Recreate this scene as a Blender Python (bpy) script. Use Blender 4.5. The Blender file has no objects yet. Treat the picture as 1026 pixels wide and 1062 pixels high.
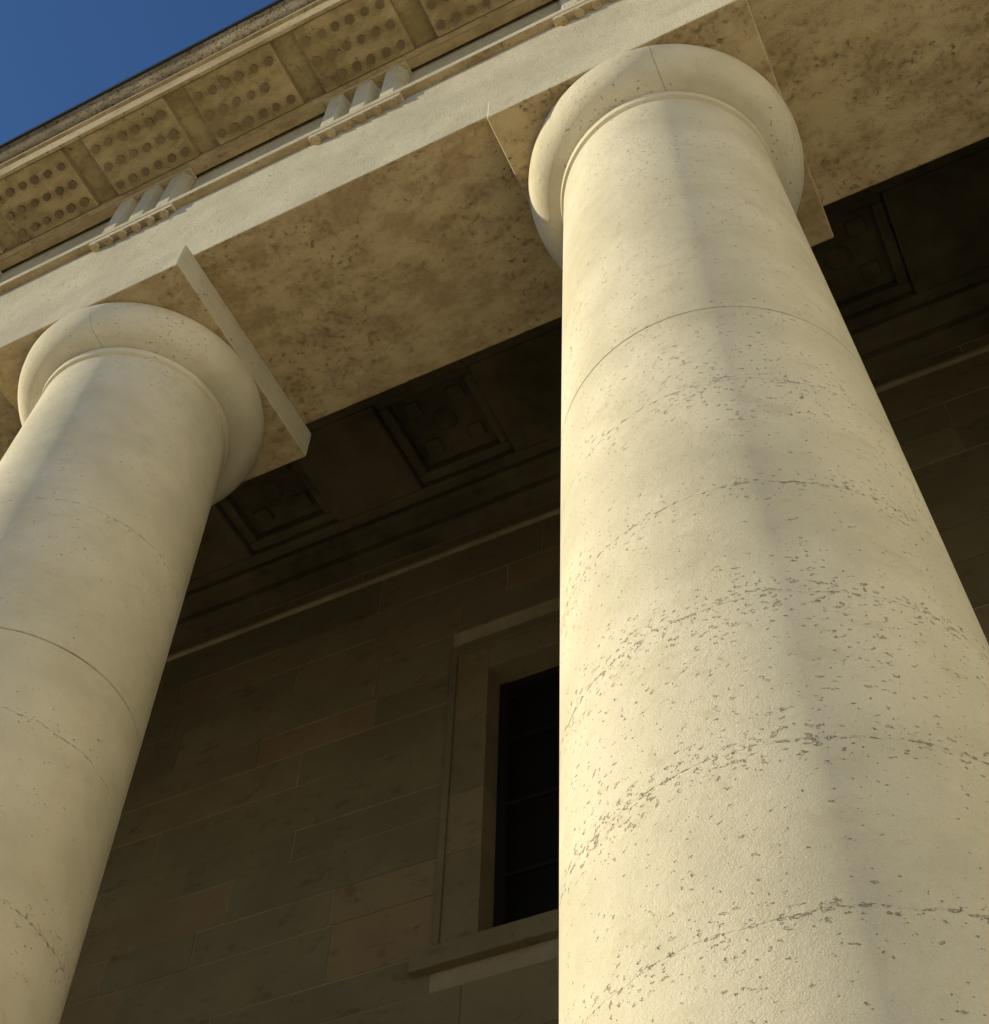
import bpy, bmesh, math, random
import numpy as np
from mathutils import Matrix, Vector
random.seed(4)
SC=bpy.context.scene
E=1.6   # eye height
S=4.6284;B=.8812;AB=.9823;HA=.3617;RE=1.0025;HE=.3991;K=.0248;K2=-.0006;RN=.75
ZN=9.2407+E;ZE=ZN+HE;ZA=ZE+HA
YW=4.2
XL=-4*S-1.3;XR=4.2      # ends of the portico
# ------------------------------------------------ camera
X0=np.array([.901,-.352,-.254]);Z0=np.array([.015,-.559,.829])
X0/=np.linalg.norm(X0);Z0-=X0*Z0.dot(X0);Z0/=np.linalg.norm(Z0);Y0=np.cross(Z0,X0)
R0=np.stack([X0,Y0,Z0],axis=1)
w=np.array([.0259,.0093,-.0001]);t=np.linalg.norm(w);k=w/t
KK=np.array([[0,-k[2],k[1]],[k[2],0,-k[0]],[-k[1],k[0],0]])
R=(np.eye(3)+math.sin(t)*KK+(1-math.cos(t))*KK@KK)@R0
cd=bpy.data.cameras.new('camera');co=bpy.data.objects.new('camera',cd);SC.collection.objects.link(co)
co.matrix_world=Matrix(((R[0,0],-R[1,0],-R[2,0],.7565),(R[0,1],-R[1,1],-R[2,1],-3.9072),(R[0,2],-R[1,2],-R[2,2],E),(0,0,0,1)))
cd.sensor_fit='VERTICAL';cd.sensor_height=24;cd.lens=1414.85/1062*24;cd.clip_start=.05;cd.clip_end=3000
SC.camera=co
# ------------------------------------------------ light
sh=Vector((-.948,-.318,0)).normalized();EL=math.radians(17)
sd=Vector((sh.x*math.cos(EL),sh.y*math.cos(EL),math.sin(EL)))
wd=bpy.data.worlds.new('World');SC.world=wd;wd.use_nodes=True
nt=wd.node_tree;sk=nt.nodes.new('ShaderNodeTexSky');sk.sky_type='NISHITA';sk.sun_disc=False
sk.sun_elevation=EL;sk.sun_rotation=math.atan2(sh.x,sh.y);sk.ozone_density=6.5;sk.air_density=1.;sk.dust_density=.1
nt.links.new(sk.outputs[0],nt.nodes['Background'].inputs[0]);nt.nodes['Background'].inputs[1].default_value=.125
l=bpy.data.lights.new('sun','SUN');l.energy=5;l.angle=math.radians(.5);l.color=(1,.87,.56)
lo=bpy.data.objects.new('sun',l);SC.collection.objects.link(lo);lo.rotation_euler=sd.to_track_quat('Z','Y').to_euler()
vs=SC.view_settings;vs.view_transform='Standard';vs.look='None';vs.exposure=0
# ------------------------------------------------ materials
class NT:
    def __init__(s,name):
        s.m=bpy.data.materials.new(name);s.m.use_nodes=True;s.t=s.m.node_tree;s.b=s.t.nodes['Principled BSDF']
        s.b.inputs['Roughness'].default_value=.9;s.b.inputs['Specular IOR Level'].default_value=.15
    def n(s,ty,**kw):
        o=s.t.nodes.new(ty)
        for a,v in kw.items():setattr(o,a,v)
        return o
    def l(s,a,b):s.t.links.new(a,b)
    def v(s,sock,val):
        if isinstance(val,(int,float,tuple)):sock.default_value=val
        else:s.l(val,sock)
    def math(s,op,a,b=0.,c=0.,clamp=False):
        o=s.n('ShaderNodeMath',operation=op,use_clamp=clamp)
        s.v(o.inputs[0],a);s.v(o.inputs[1],b);s.v(o.inputs[2],c);return o.outputs[0]
    def mr(s,val,a,b,c=0.,d=1.,smooth=True):
        o=s.n('ShaderNodeMapRange',interpolation_type='SMOOTHSTEP' if smooth else 'LINEAR')
        s.v(o.inputs[0],val);s.v(o.inputs[1],a);s.v(o.inputs[2],b);s.v(o.inputs[3],c);s.v(o.inputs[4],d);return o.outputs[0]
    def noise(s,co,scale,detail=4.,rough=.55,dist=0.):
        o=s.n('ShaderNodeTexNoise');s.l(co,o.inputs['Vector']);o.inputs['Scale'].default_value=scale
        o.inputs['Detail'].default_value=detail;o.inputs['Roughness'].default_value=rough;o.inputs['Distortion'].default_value=dist
        return o.outputs[0]
    def mix(s,f,a,b,mode='MIX'):
        o=s.n('ShaderNodeMix',data_type='RGBA',blend_type=mode);s.v(o.inputs[0],f)
        for i,x in((6,a),(7,b)):
            if isinstance(x,tuple):o.inputs[i].default_value=x+(1,) if len(x)==3 else x
            else:s.l(x,o.inputs[i])
        return o.outputs[2]
    def scale(s,co,v):
        o=s.n('ShaderNodeVectorMath',operation='MULTIPLY');s.l(co,o.inputs[0]);o.inputs[1].default_value=v;return o.outputs[0]
def stone(name,col,dark,light,pit=.66,pitcol=.3,bump=.012,joints=(),under=None,spots=.5,seam=None,island=None,stretch=1.8,ps=19.,soil=.35,rough=.5,midb=.9,fs=85.):
    M=NT(name);tc=M.n('ShaderNodeTexCoord');oi=M.n('ShaderNodeObjectInfo')
    off=M.n('ShaderNodeVectorMath',operation='ADD');M.l(tc.outputs['Object'],off.inputs[0])
    M.l(M.math('MULTIPLY',oi.outputs['Random'],37.),off.inputs[1]);co=off.outputs[0]
    cz=M.scale(co,(1,1,stretch))
    big=M.noise(co,1.1,3,.6);mid=M.noise(cz,4.2,4,.68);fine=M.noise(cz,fs,2,.7);pn=M.noise(cz,ps,3,.62)
    base=M.mix(M.mr(big,.36,.66),dark,light);base=M.mix(M.mr(mid,.36,.66,0,.55),base,col)
    if island is not None:
        g=M.n('ShaderNodeNewGeometry');cr=M.n('ShaderNodeValToRGB');M.l(g.outputs['Random Per Island'],cr.inputs[0])
        e=cr.color_ramp.elements;e[0].color=island[0]+(1,);e[-1].color=island[-1]+(1,)
        for i,cc in enumerate(island[1:-1]):
            q=e.new((i+1)/(len(island)-1));q.color=cc+(1,)
        base=M.mix(.6,base,cr.outputs[0])
    base=M.mix(M.mr(mid,.55,.72,0,soil),base,M.mix(1.,base,(.66,.58,.46),'MULTIPLY'))
    thr=M.mr(big,.3,.7,pit+.06,pit-.02,False)
    sep=M.n('ShaderNodeSeparateXYZ');M.l(tc.outputs['Object'],sep.inputs[0]);z=sep.outputs[2]
    line=None
    if joints:
        warp=M.math('MULTIPLY',M.math('SUBTRACT',mid,.5),.07);brk=M.mr(pn,.50,.60)
        for zj,wd_,st in joints:
            d=M.math('ABSOLUTE',M.math('SUBTRACT',M.math('ADD',z,M.math('MULTIPLY',warp,st)),zj))
            near=M.mr(d,.16,.0,0.,.05*wd_)
            thr=M.math('SUBTRACT',thr,near)
            ln=M.math('MULTIPLY',M.mr(d,.004*wd_+.002,.001),M.math('MAXIMUM',brk,.12) if st>=1 else .8)
            line=ln if line is None else M.math('MAXIMUM',line,ln)
    if seam is not None:
        sx=M.math('MULTIPLY',M.mr(M.math('ABSOLUTE',M.math('SUBTRACT',sep.outputs[0],seam)),.0045,.001,0,.4),M.math('MULTIPLY',M.math('GREATER_THAN',z,ZN+.07),M.math('LESS_THAN',sep.outputs[1],0.)))
        line=sx if line is None else M.math('MAXIMUM',line,sx)
    hole=M.mr(M.math('SUBTRACT',pn,thr),-.02,.05)
    lc=hole if line is None else M.math('ADD',hole,M.math('MULTIPLY',line,1.6),0.)
    if line is not None:hole=M.math('MAXIMUM',hole,line)
    col_=M.mix(M.math('MULTIPLY',lc,pitcol,clamp=True),base,M.mix(1.,base,(.5,.41,.28),'MULTIPLY'))
    col_=M.mix(M.mr(fine,.35,.7,0,.22),col_,M.mix(1.,col_,(.72,.68,.6),'MULTIPLY'))
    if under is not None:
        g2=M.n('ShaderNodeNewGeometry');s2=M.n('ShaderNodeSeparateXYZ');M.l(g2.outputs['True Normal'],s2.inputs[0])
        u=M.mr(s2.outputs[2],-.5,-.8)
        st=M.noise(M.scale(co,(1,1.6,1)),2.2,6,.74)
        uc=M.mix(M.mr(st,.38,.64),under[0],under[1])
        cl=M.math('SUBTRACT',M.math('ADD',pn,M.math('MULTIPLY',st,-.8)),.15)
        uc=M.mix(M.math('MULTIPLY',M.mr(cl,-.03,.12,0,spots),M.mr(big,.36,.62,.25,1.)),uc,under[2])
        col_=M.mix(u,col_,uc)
    M.l(col_,M.b.inputs['Base Color'])
    h=M.math('ADD',M.math('MULTIPLY',hole,-1.),M.math('MULTIPLY',fine,rough));h=M.math('ADD',h,M.math('MULTIPLY',mid,midb))
    bp=M.n('ShaderNodeBump');bp.inputs['Distance'].default_value=bump;bp.inputs['Strength'].default_value=1;M.l(h,bp.inputs['Height']);M.l(bp.outputs[0],M.b.inputs['Normal'])
    return M.m
LIME=((.72,.66,.52),(.61,.56,.44),(.77,.71,.58))
jR=[(5.97+E,.5,.1),(4.42+E,.9,1.),(3.72+E,1.,1.),(3.0+E,1.2,1.),(2.36+E,1.1,1.),(5.25+E,.4,1.),(1.2+E,1.5,1.)]
jL=[(5.90+E,.5,.1),(7.2+E,.35,1.),(5.3+E,.5,1.),(4.2+E,.9,1.),(2.9+E,1.,1.)]
mColR=stone('column_limestone',*LIME,pit=.66,pitcol=.09,joints=jR,seam=.27,bump=.016,ps=34.,stretch=1.6,midb=.7,rough=.22,soil=.25,fs=150.)
mColL=stone('column_limestone_b',*LIME,pit=.68,pitcol=.09,joints=jL,seam=.2,bump=.012,ps=34.,stretch=1.6,midb=.7,rough=.22,soil=.25,fs=150.)
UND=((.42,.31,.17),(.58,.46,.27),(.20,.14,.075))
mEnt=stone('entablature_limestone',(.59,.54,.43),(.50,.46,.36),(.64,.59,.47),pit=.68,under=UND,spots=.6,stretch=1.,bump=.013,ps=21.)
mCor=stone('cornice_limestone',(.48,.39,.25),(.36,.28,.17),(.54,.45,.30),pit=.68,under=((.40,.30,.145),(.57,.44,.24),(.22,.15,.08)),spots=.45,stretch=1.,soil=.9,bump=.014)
mGut=stone('weathered_guttae',(.24,.175,.09),(.17,.125,.07),(.30,.22,.12),pit=.7,bump=.006)
mCym=stone('weathered_cymatium',(.33,.265,.17),(.17,.135,.085),(.42,.34,.22),pit=.56,pitcol=.6,stretch=1.,soil=.9,bump=.022,ps=24.)
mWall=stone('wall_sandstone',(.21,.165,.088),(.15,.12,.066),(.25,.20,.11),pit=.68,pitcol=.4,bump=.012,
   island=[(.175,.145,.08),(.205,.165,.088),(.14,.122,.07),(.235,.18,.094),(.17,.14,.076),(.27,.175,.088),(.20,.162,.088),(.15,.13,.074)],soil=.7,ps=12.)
mMort=stone('mortar',(.36,.29,.175),(.27,.22,.13),(.40,.33,.20),bump=.003)
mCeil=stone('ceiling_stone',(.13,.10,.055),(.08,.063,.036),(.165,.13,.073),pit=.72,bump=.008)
def plain(name,col,rough=.5,metal=0.,spec=.5):
    M=NT(name);M.b.inputs['Roughness'].default_value=rough
    M.b.inputs['Metallic'].default_value=metal;M.b.inputs['Specular IOR Level'].default_value=spec
    tc=M.n('ShaderNodeTexCoord');nn=M.noise(tc.outputs['Object'],2.5,3,.65)
    M.l(M.mix(M.mr(nn,.3,.7,0,.35),col,tuple(c*.7 for c in col)),M.b.inputs['Base Color']);return M.m
mBodyBounce=plain('body_and_bounce_wing_limestone',(.54,.53,.49),.9,spec=.1)  # shared by building body, steps and the added bounce wing
mGlass=plain('window_glass',(.012,.011,.010),.35,spec=.15)
mSash=plain('window_sash_paint',(.014,.012,.010),.7,spec=.1)
mRoof=plain('roof_metal',(.03,.03,.032),.6,.2)
# ------------------------------------------------ mesh helpers
bld=bpy.data.objects.new('stone_building',None);SC.collection.objects.link(bld)
def box(bm,x0,x1,y0,y1,z0,z1):
    v=[bm.verts.new(p) for p in((x0,y0,z0),(x1,y0,z0),(x1,y1,z0),(x0,y1,z0),(x0,y0,z1),(x1,y0,z1),(x1,y1,z1),(x0,y1,z1))]
    for f in((0,3,2,1),(4,5,6,7),(0,1,5,4),(1,2,6,5),(2,3,7,6),(3,0,4,7)):bm.faces.new([v[i] for i in f])
def fin(bm,name,mat,parent=bld,bevel=0.,smooth=None):
    bmesh.ops.recalc_face_normals(bm,faces=bm.faces)
    me=bpy.data.meshes.new(name);bm.to_mesh(me);bm.free();o=bpy.data.objects.new(name,me);SC.collection.objects.link(o)
    me.materials.append(mat)
    if parent:o.parent=parent
    if bevel:
        b=o.modifiers.new('bevel','BEVEL');b.width=bevel;b.segments=2;b.limit_method='ANGLE'
    if smooth:
        me.polygons.foreach_set('use_smooth',[True]*len(me.polygons));me.set_sharp_from_angle(angle=math.radians(smooth))
    return o
def prism(bm,prof,x0,x1):   # prof: (y,z) polygon
    a=[bm.verts.new((x0,y,z)) for y,z in prof];b=[bm.verts.new((x1,y,z)) for y,z in prof];n=len(prof)
    for i in range(n):bm.faces.new((a[i],a[(i+1)%n],b[(i+1)%n],b[i]))
    bm.faces.new(a[::-1]);bm.faces.new(b)
# ------------------------------------------------ columns
def rad(z):
    d=max(ZN-z,0);return RN+K*d+K2*d*d
def column(xc,mat,grooves):
    prof=[];g=sorted(grooves)
    zs=list(np.arange(.9,ZN-.06,.25))+[ZN-.06]
    for q in g:zs=[a for a in zs if abs(a-q)>.02];zs+=[q-.006,q-.003,q+.003,q+.006]
    for a in sorted(zs):
        r=rad(a)
        if any(abs(a-q)<.004 for q in g):r-=.010
        prof.append((r,a))
    prof+=[(RN-.0,ZN-.045),(RN-.008,ZN-.035),(RN-.008,ZN-.02),(RN+.018,ZN-.012),(RN+.022,ZN+.045),(RN+.018,ZN+.052),(RN-.01,ZN+.07),(RN-.01,ZN+.085)]
    r0=RN+.055;z0=ZN+.088;z1=ZE-.07
    prof+=[(r0-.012,z0)]
    for i in range(13):
        tt=i/12*math.pi/2
        prof.append((r0+(RE-r0)*math.sin(tt)**.92,z0+.004+(z1-z0)*(1-math.cos(tt))))
    prof+=[(RE-.006,ZE-.03),(RE-.022,ZE-.004),(RE-.03,ZE+.0)]
    N=160;bm=bmesh.new();rings=[]
    for r,a in prof:rings.append([bm.verts.new((r*math.cos(2*math.pi*i/N),r*math.sin(2*math.pi*i/N),a)) for i in range(N)])
    for a,b in zip(rings[:-1],rings[1:]):
        for i in range(N):bm.faces.new((a[i],a[(i+1)%N],b[(i+1)%N],b[i]))
    bm.faces.new(rings[0][::-1]);bm.faces.new(rings[-1])
    e=bpy.data.objects.new('doric_column',None);SC.collection.objects.link(e);e.location=(xc,0,0)
    fin(bm,'shaft_and_echinus',mat,e,smooth=32)
    bm=bmesh.new();box(bm,-AB,AB,-AB,AB,ZE+.001,ZA-.002)
    fin(bm,'abacus',mEnt,e,bevel=.014)
column(0,mColR,[5.97+E]);column(-S,mColL,[5.90+E])
for i in(2,3,4):column(-i*S,mColL,[5.90+E])
# ------------------------------------------------ entablature
Z=lambda v:v+E
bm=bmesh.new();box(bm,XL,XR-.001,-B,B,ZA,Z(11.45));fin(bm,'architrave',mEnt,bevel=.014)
bm=bmesh.new();prism(bm,[(-B-.075,Z(11.453)),(-B-.075,Z(11.545)),(B,Z(11.545)),(B,Z(11.453))],XL,XR-.001)
fin(bm,'taenia',mEnt,bevel=.010)
TW=.82
tri=[-i*S/2 for i in range(-1,9)]
tri=[x for x in tri if XL+.4<x<XR-.4]
def peg(bm,x,y,z1,r0,r1,h,n=12):
    a=[bm.verts.new((x+r0*math.cos(i*2*math.pi/n),y+r0*math.sin(i*2*math.pi/n),z1)) for i in range(n)]
    b=[bm.verts.new((x+r1*math.cos(i*2*math.pi/n),y+r1*math.sin(i*2*math.pi/n),z1-h)) for i in range(n)]
    for i in range(n):bm.faces.new((a[i],b[i],b[(i+1)%n],a[(i+1)%n]))
    bm.faces.new(b[::-1]);bm.faces.new(a)
bm=bmesh.new();bg=bmesh.new()
for x in tri:
    box(bm,x-.45,x+.45,-B-.068,-B+.002,Z(11.385),Z(11.452))
    for i in range(6):peg(bg,x-.375+i*.15,-B-.038,Z(11.384),.027,.040,.065)
fin(bm,'regulae',mEnt,bevel=.006);fin(bg,'regula_guttae',mEnt,smooth=40)
ZF0=Z(11.547);ZF1=Z(12.34)
bm=bmesh.new();box(bm,XL,XR,-B+.06,B-.01,ZF0,Z(12.9));fin(bm,'metopes',mEnt)
bm=bmesh.new()
for x in tri:
    yb=-B+.058;yf=-B-.065;u=TW/12;dp=.11
    pts=[(x-6*u,yb),(x-6*u,yf+.07),(x-5.3*u,yf),(x-3.3*u,yf),(x-2.9*u,yf+dp),(x-1.5*u,yf+dp),(x-1.1*u,yf),(x+1.1*u,yf),(x+1.5*u,yf+dp),(x+2.9*u,yf+dp),(x+3.3*u,yf),(x+5.3*u,yf),(x+6*u,yf+.07),(x+6*u,yb)]
    a=[bm.verts.new((p[0],p[1],ZF0)) for p in pts];b=[bm.verts.new((p[0],p[1],ZF1-.05)) for p in pts];n=len(pts)
    for i in range(n):bm.faces.new((a[i],a[(i+1)%n],b[(i+1)%n],b[i]))
    bm.faces.new(a[::-1]);bm.faces.new(b)
    box(bm,x-6.2*u,x+6.2*u,yf-.006,yb,ZF1-.048,ZF1)
fin(bm,'triglyphs',mEnt,bevel=.005)
bm=bmesh.new();prism(bm,[(-B+.03,Z(12.342)),(-B-.05,Z(12.342)),(-B-.06,Z(12.37)),(-B-.10,Z(12.40)),(-B-.10,Z(12.50)),(-B+.03,Z(12.50))],XL,XR);fin(bm,'bed_mould',mCor,bevel=.006)
YO=-1.60
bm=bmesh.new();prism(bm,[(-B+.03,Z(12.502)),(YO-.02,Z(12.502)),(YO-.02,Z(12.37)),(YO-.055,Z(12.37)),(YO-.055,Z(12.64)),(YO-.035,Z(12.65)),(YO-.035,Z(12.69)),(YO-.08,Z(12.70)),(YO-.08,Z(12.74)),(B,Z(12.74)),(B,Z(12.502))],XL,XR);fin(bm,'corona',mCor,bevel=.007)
bm=bmesh.new()
pr=[(B,Z(12.742)),(YO-.07,Z(12.742))]
for i in range(7):
    tt=i/6;pr.append((YO-.085-.085*(tt+.16*math.sin(2*math.pi*tt)),Z(12.75)+.19*tt))
pr+=[(YO-.175,Z(12.975)),(B,Z(12.975))]
prism(bm,pr,XL,XR);fin(bm,'cymatium',mCym,smooth=30)
bm=bmesh.new();prism(bm,[(YO-.195,Z(12.955)),(YO-.195,Z(13.03)),(YO-.1,Z(13.05)),(9.5,Z(15.2)),(9.5,Z(15.1)),(YO-.16,Z(12.978)),(YO-.18,Z(12.955))],XL-.2,XR);fin(bm,'roof',mRoof)
bm=bmesh.new();bg=bmesh.new();x=-S/4*int(-XL/(S/4))
while x<XR-.4:
    if x>XL+.4:
        MW=.92;xm=x+.07
        box(bm,xm-MW/2,xm+MW/2,YO-.012,-B-.103,Z(12.405),Z(12.504))
        for i in range(6):
            for j in range(3):
                if random.random()<.03:continue
                rr=random.uniform(.85,1.08);peg(bg,xm-.375+i*.15+random.uniform(-.006,.006),-B-.205-j*.195+random.uniform(-.006,.006),Z(12.404),.034*rr,.042*rr,random.uniform(.035,.065))
    x+=S/4
fin(bm,'mutules',mCor,bevel=.009);fin(bg,'mutule_guttae',mGut,smooth=40)
# ------------------------------------------------ ceiling with coffers
ZC=Z(13.0)
bm=bmesh.new();cx=[-3.6+2.3142*i for i in range(-6,4)];hw=.6
rows=[(.98,2.12),(2.42,3.66)]
ye=[B-.02]+[v for r_ in rows for v in r_]+[3.8]
for i in range(0,len(ye),2):box(bm,XL,XR,ye[i],ye[i+1],ZC,ZC+.4)
cs=[c for c in cx if XL+.7<c<XR-.7]
for y0,y1 in rows:
    last=XL
    for c_ in cs:
        box(bm,last,c_-hw,y0+.001,y1-.001,ZC+.0015,ZC+.4);last=c_+hw
        for a in range(1):
            i0=.002+.13*a;i1=.13+.13*a;zz=ZC+.09+.1*a
            box(bm,c_-hw+i0,c_+hw-i0,y0+i0,y0+i1,zz,ZC+.398);box(bm,c_-hw+i0,c_+hw-i0,y1-i1,y1-i0,zz,ZC+.398)
            box(bm,c_-hw+i0,c_-hw+i1,y0+i1+.001,y1-i1-.001,zz,ZC+.398);box(bm,c_+hw-i1,c_+hw-i0,y0+i1+.001,y1-i1-.001,zz,ZC+.398)
        ym=(y0+y1)/2
        for sx in(-1,1):
            for sy in(-1,1):box(bm,c_+sx*.27-.1,c_+sx*.27+.1,ym+sy*.27-.1,ym+sy*.27+.1,ZC+.19,ZC+.240)
        peg(bm,c_,ym,ZC+.240,.16,.10,.05,20)
    box(bm,last,XR,y0+.001,y1-.001,ZC+.0015,ZC+.4)
box(bm,XL+.01,XR-.01,B,3.79,ZC+.242,ZC+.6)
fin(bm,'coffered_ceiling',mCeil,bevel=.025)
bm=bmesh.new();prism(bm,[(3.801,ZC+.3),(3.801,ZC-.06),(3.86,ZC-.09),(3.96,ZC-.24),(3.96,ZC-.36),(YW+.05,ZC-.36),(YW+.05,ZC+.3)],XL,XR);fin(bm,'wall_cornice',mCeil,bevel=.008)
# ------------------------------------------------ rear wall of ashlar
bm=bmesh.new()
courses=[12.62,12.36,11.75,11.3,10.88,10.28,9.88,9.40,8.80,8.42,7.92,7.52,6.93,6.55,6.0,5.62,5.0,4.5,3.8,3.3,2.6,2.1,1.4,.9,.2,-.3,-1.6]
wx=[-S/2-2*S,-S/2];OW=1.21;FW=.42;WT=10.17;WB=6.93
for zi,(zt,zb) in enumerate(zip(courses[:-1],courses[1:])):
    nogo=[(c_-OW-FW,c_+OW+FW) for c_ in wx] if (zb<WT+.5 and zt>WB-.2) else []
    segs=[];a=XL
    for n0,n1 in nogo:segs.append((a,n0));a=n1
    segs.append((a,XR))
    for a,b in segs:
        x=a
        while x<b-.01:
            wdt=random.uniform(.8,1.7) if zt-zb<.45 else random.uniform(1.2,3.2);nx=x+wdt
            if b-nx<.6:nx=b
            d=random.uniform(-.006,.004)
            box(bm,x+.005,nx-.005,YW+d,YW+.12,Z(zb)+.005,Z(zt)-.005);x=nx
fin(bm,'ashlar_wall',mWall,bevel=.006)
bm=bmesh.new();a=XL;OC=OW+.03
for c_ in wx:
    box(bm,a,c_-OC,YW+.007,YW+.5,0,Z(12.9));box(bm,c_-OC,c_+OC,YW+.007,YW+.5,0,Z(WB)-.03);box(bm,c_-OC,c_+OC,YW+.007,YW+.5,Z(WT)+.03,Z(12.9));a=c_+OC
box(bm,a,XR,YW+.007,YW+.5,0,Z(12.9))
fin(bm,'wall_core',mMort)
bm=bmesh.new();box(bm,XL,XR,YW-.05,YW+.05,Z(12.335),Z(12.385));fin(bm,'string_course',mMort,bevel=.006)
bf=bmesh.new();bs=bmesh.new();bgk=bmesh.new()
for c_ in wx:
    o0,o1=c_-OW,c_+OW
    for side in(-1,1):
        xi=c_+side*OW;xo=c_+side*(OW+FW);xm=c_+side*(OW+FW-.07)
        zs=[WB,7.9,8.6,9.5,WT+.33]
        for za,zb in zip(zs[:-1],zs[1:]):box(bf,min(xi,xm),max(xi,xm),YW-.012,YW+.49,Z(za)+.002,Z(zb)-.002)
        box(bf,min(xm,xo),max(xm,xo),YW-.035,YW+.3,Z(WB),Z(WT)+.42)
    box(bf,o0+.001,o1-.001,YW-.012,YW+.49,Z(WT),Z(WT)+.33);box(bf,c_-OW-FW+.07,c_+OW+FW-.07,YW-.033,YW+.3,Z(WT)+.332,Z(WT)+.418)
    box(bf,c_-OW-FW,c_+OW+FW,YW-.012,YW+.1,Z(WT)+.425,Z(WT)+.5)
    box(bf,c_-OW-FW-.16,c_+OW+FW+.16,YW-.09,YW+.49,Z(WB)-.20,Z(WB)-.001)
    box(bgk,o0-.02,o1+.02,YW+.47,YW+.485,Z(WB)-.02,Z(WT)+.02)
    for x0,x1 in((o0+.002,o0+.1),(o1-.1,o1-.002),(c_-.04,c_+.04)):box(bs,x0,x1,YW+.25,YW+.32,Z(WB)+.002,Z(WT)-.002)
    box(bs,o0+.101,c_-.041,YW+.26,YW+.465,Z(WT)-.10,Z(WT)-.002);box(bs,c_+.041,o1-.101,YW+.26,YW+.465,Z(WT)-.10,Z(WT)-.002)
    for j in range(4):
        zz=Z(WB)+(WT-WB)*j/4;box(bs,o0+.101,c_-.041,YW+.26,YW+.31,max(zz-.02,Z(WB)+.002),min(zz+.02,Z(WT)-.002));box(bs,c_+.041,o1-.101,YW+.26,YW+.31,max(zz-.02,Z(WB)+.002),min(zz+.02,Z(WT)-.002))
fin(bf,'window_surrounds',mWall,bevel=.008);fin(bs,'window_sashes',mSash,bevel=.004);fin(bgk,'window_glass',mGlass)
# body of the building behind + added unseen bounce wing on the right + steps
bm=bmesh.new();box(bm,XL,XR,YW+.6,20,0,Z(13.6));box(bm,XL-.0,XL+.6,YW+.02,YW+.6,0,Z(12.9));fin(bm,'building_core',mBodyBounce)
bm=bmesh.new();zz=0;row=0
while zz<15.5:
    y=-14.;y-=0 if row%2 else .6
    while y<-.0:
        y0=max(y,-14);y1=min(y+1.5,5.);box(bm,XR+.0,XR+.3,y0+.004,y1-.004,zz+.004,min(zz+.62,15.5)-.004);y+=1.5
    zz+=.62;row+=1
box(bm,XR+.01,XR+14,-13.99,20,0,15.49);box(bm,XR-.5,XR+14.5,-14.5,-2.2,15.5,16.1)
fin(bm,'added_bounce_wing',mBodyBounce)  # out of view, added to reflect sun onto the columns' shaded right sides
bm=bmesh.new()
for i in range(6):box(bm,XL-1,XR-.001,-1.25-.33*(5-i)*.9,YW,i*.15,(i+1)*.15-.001 if i<5 else .9)
fin(bm,'steps',mBodyBounce,bevel=.01)
# ------------------------------------------------ ground
M=NT('paving');tc=M.n('ShaderNodeTexCoord');br=M.n('ShaderNodeTexBrick');M.l(tc.outputs['Object'],br.inputs['Vector'])
br.inputs['Scale'].default_value=1;br.inputs['Brick Width'].default_value=1.2;br.inputs['Row Height'].default_value=.8;br.inputs['Mortar Size'].default_value=.008
br.inputs['Color1'].default_value=(.43,.40,.34,1);br.inputs['Color2'].default_value=(.48,.45,.38,1);br.inputs['Mortar'].default_value=(.25,.23,.19,1)
M.l(M.mix(M.mr(M.noise(tc.outputs['Object'],1.3,3,.6),.35,.7,0,.25),br.outputs[0],(.4,.36,.3)),M.b.inputs['Base Color'])
bm=bmesh.new();q=900
bm.faces.new([bm.verts.new(p) for p in((-q,-q,0),(q,-q,0),(q,q,0),(-q,q,0))]);fin(bm,'ground',M.m,None)
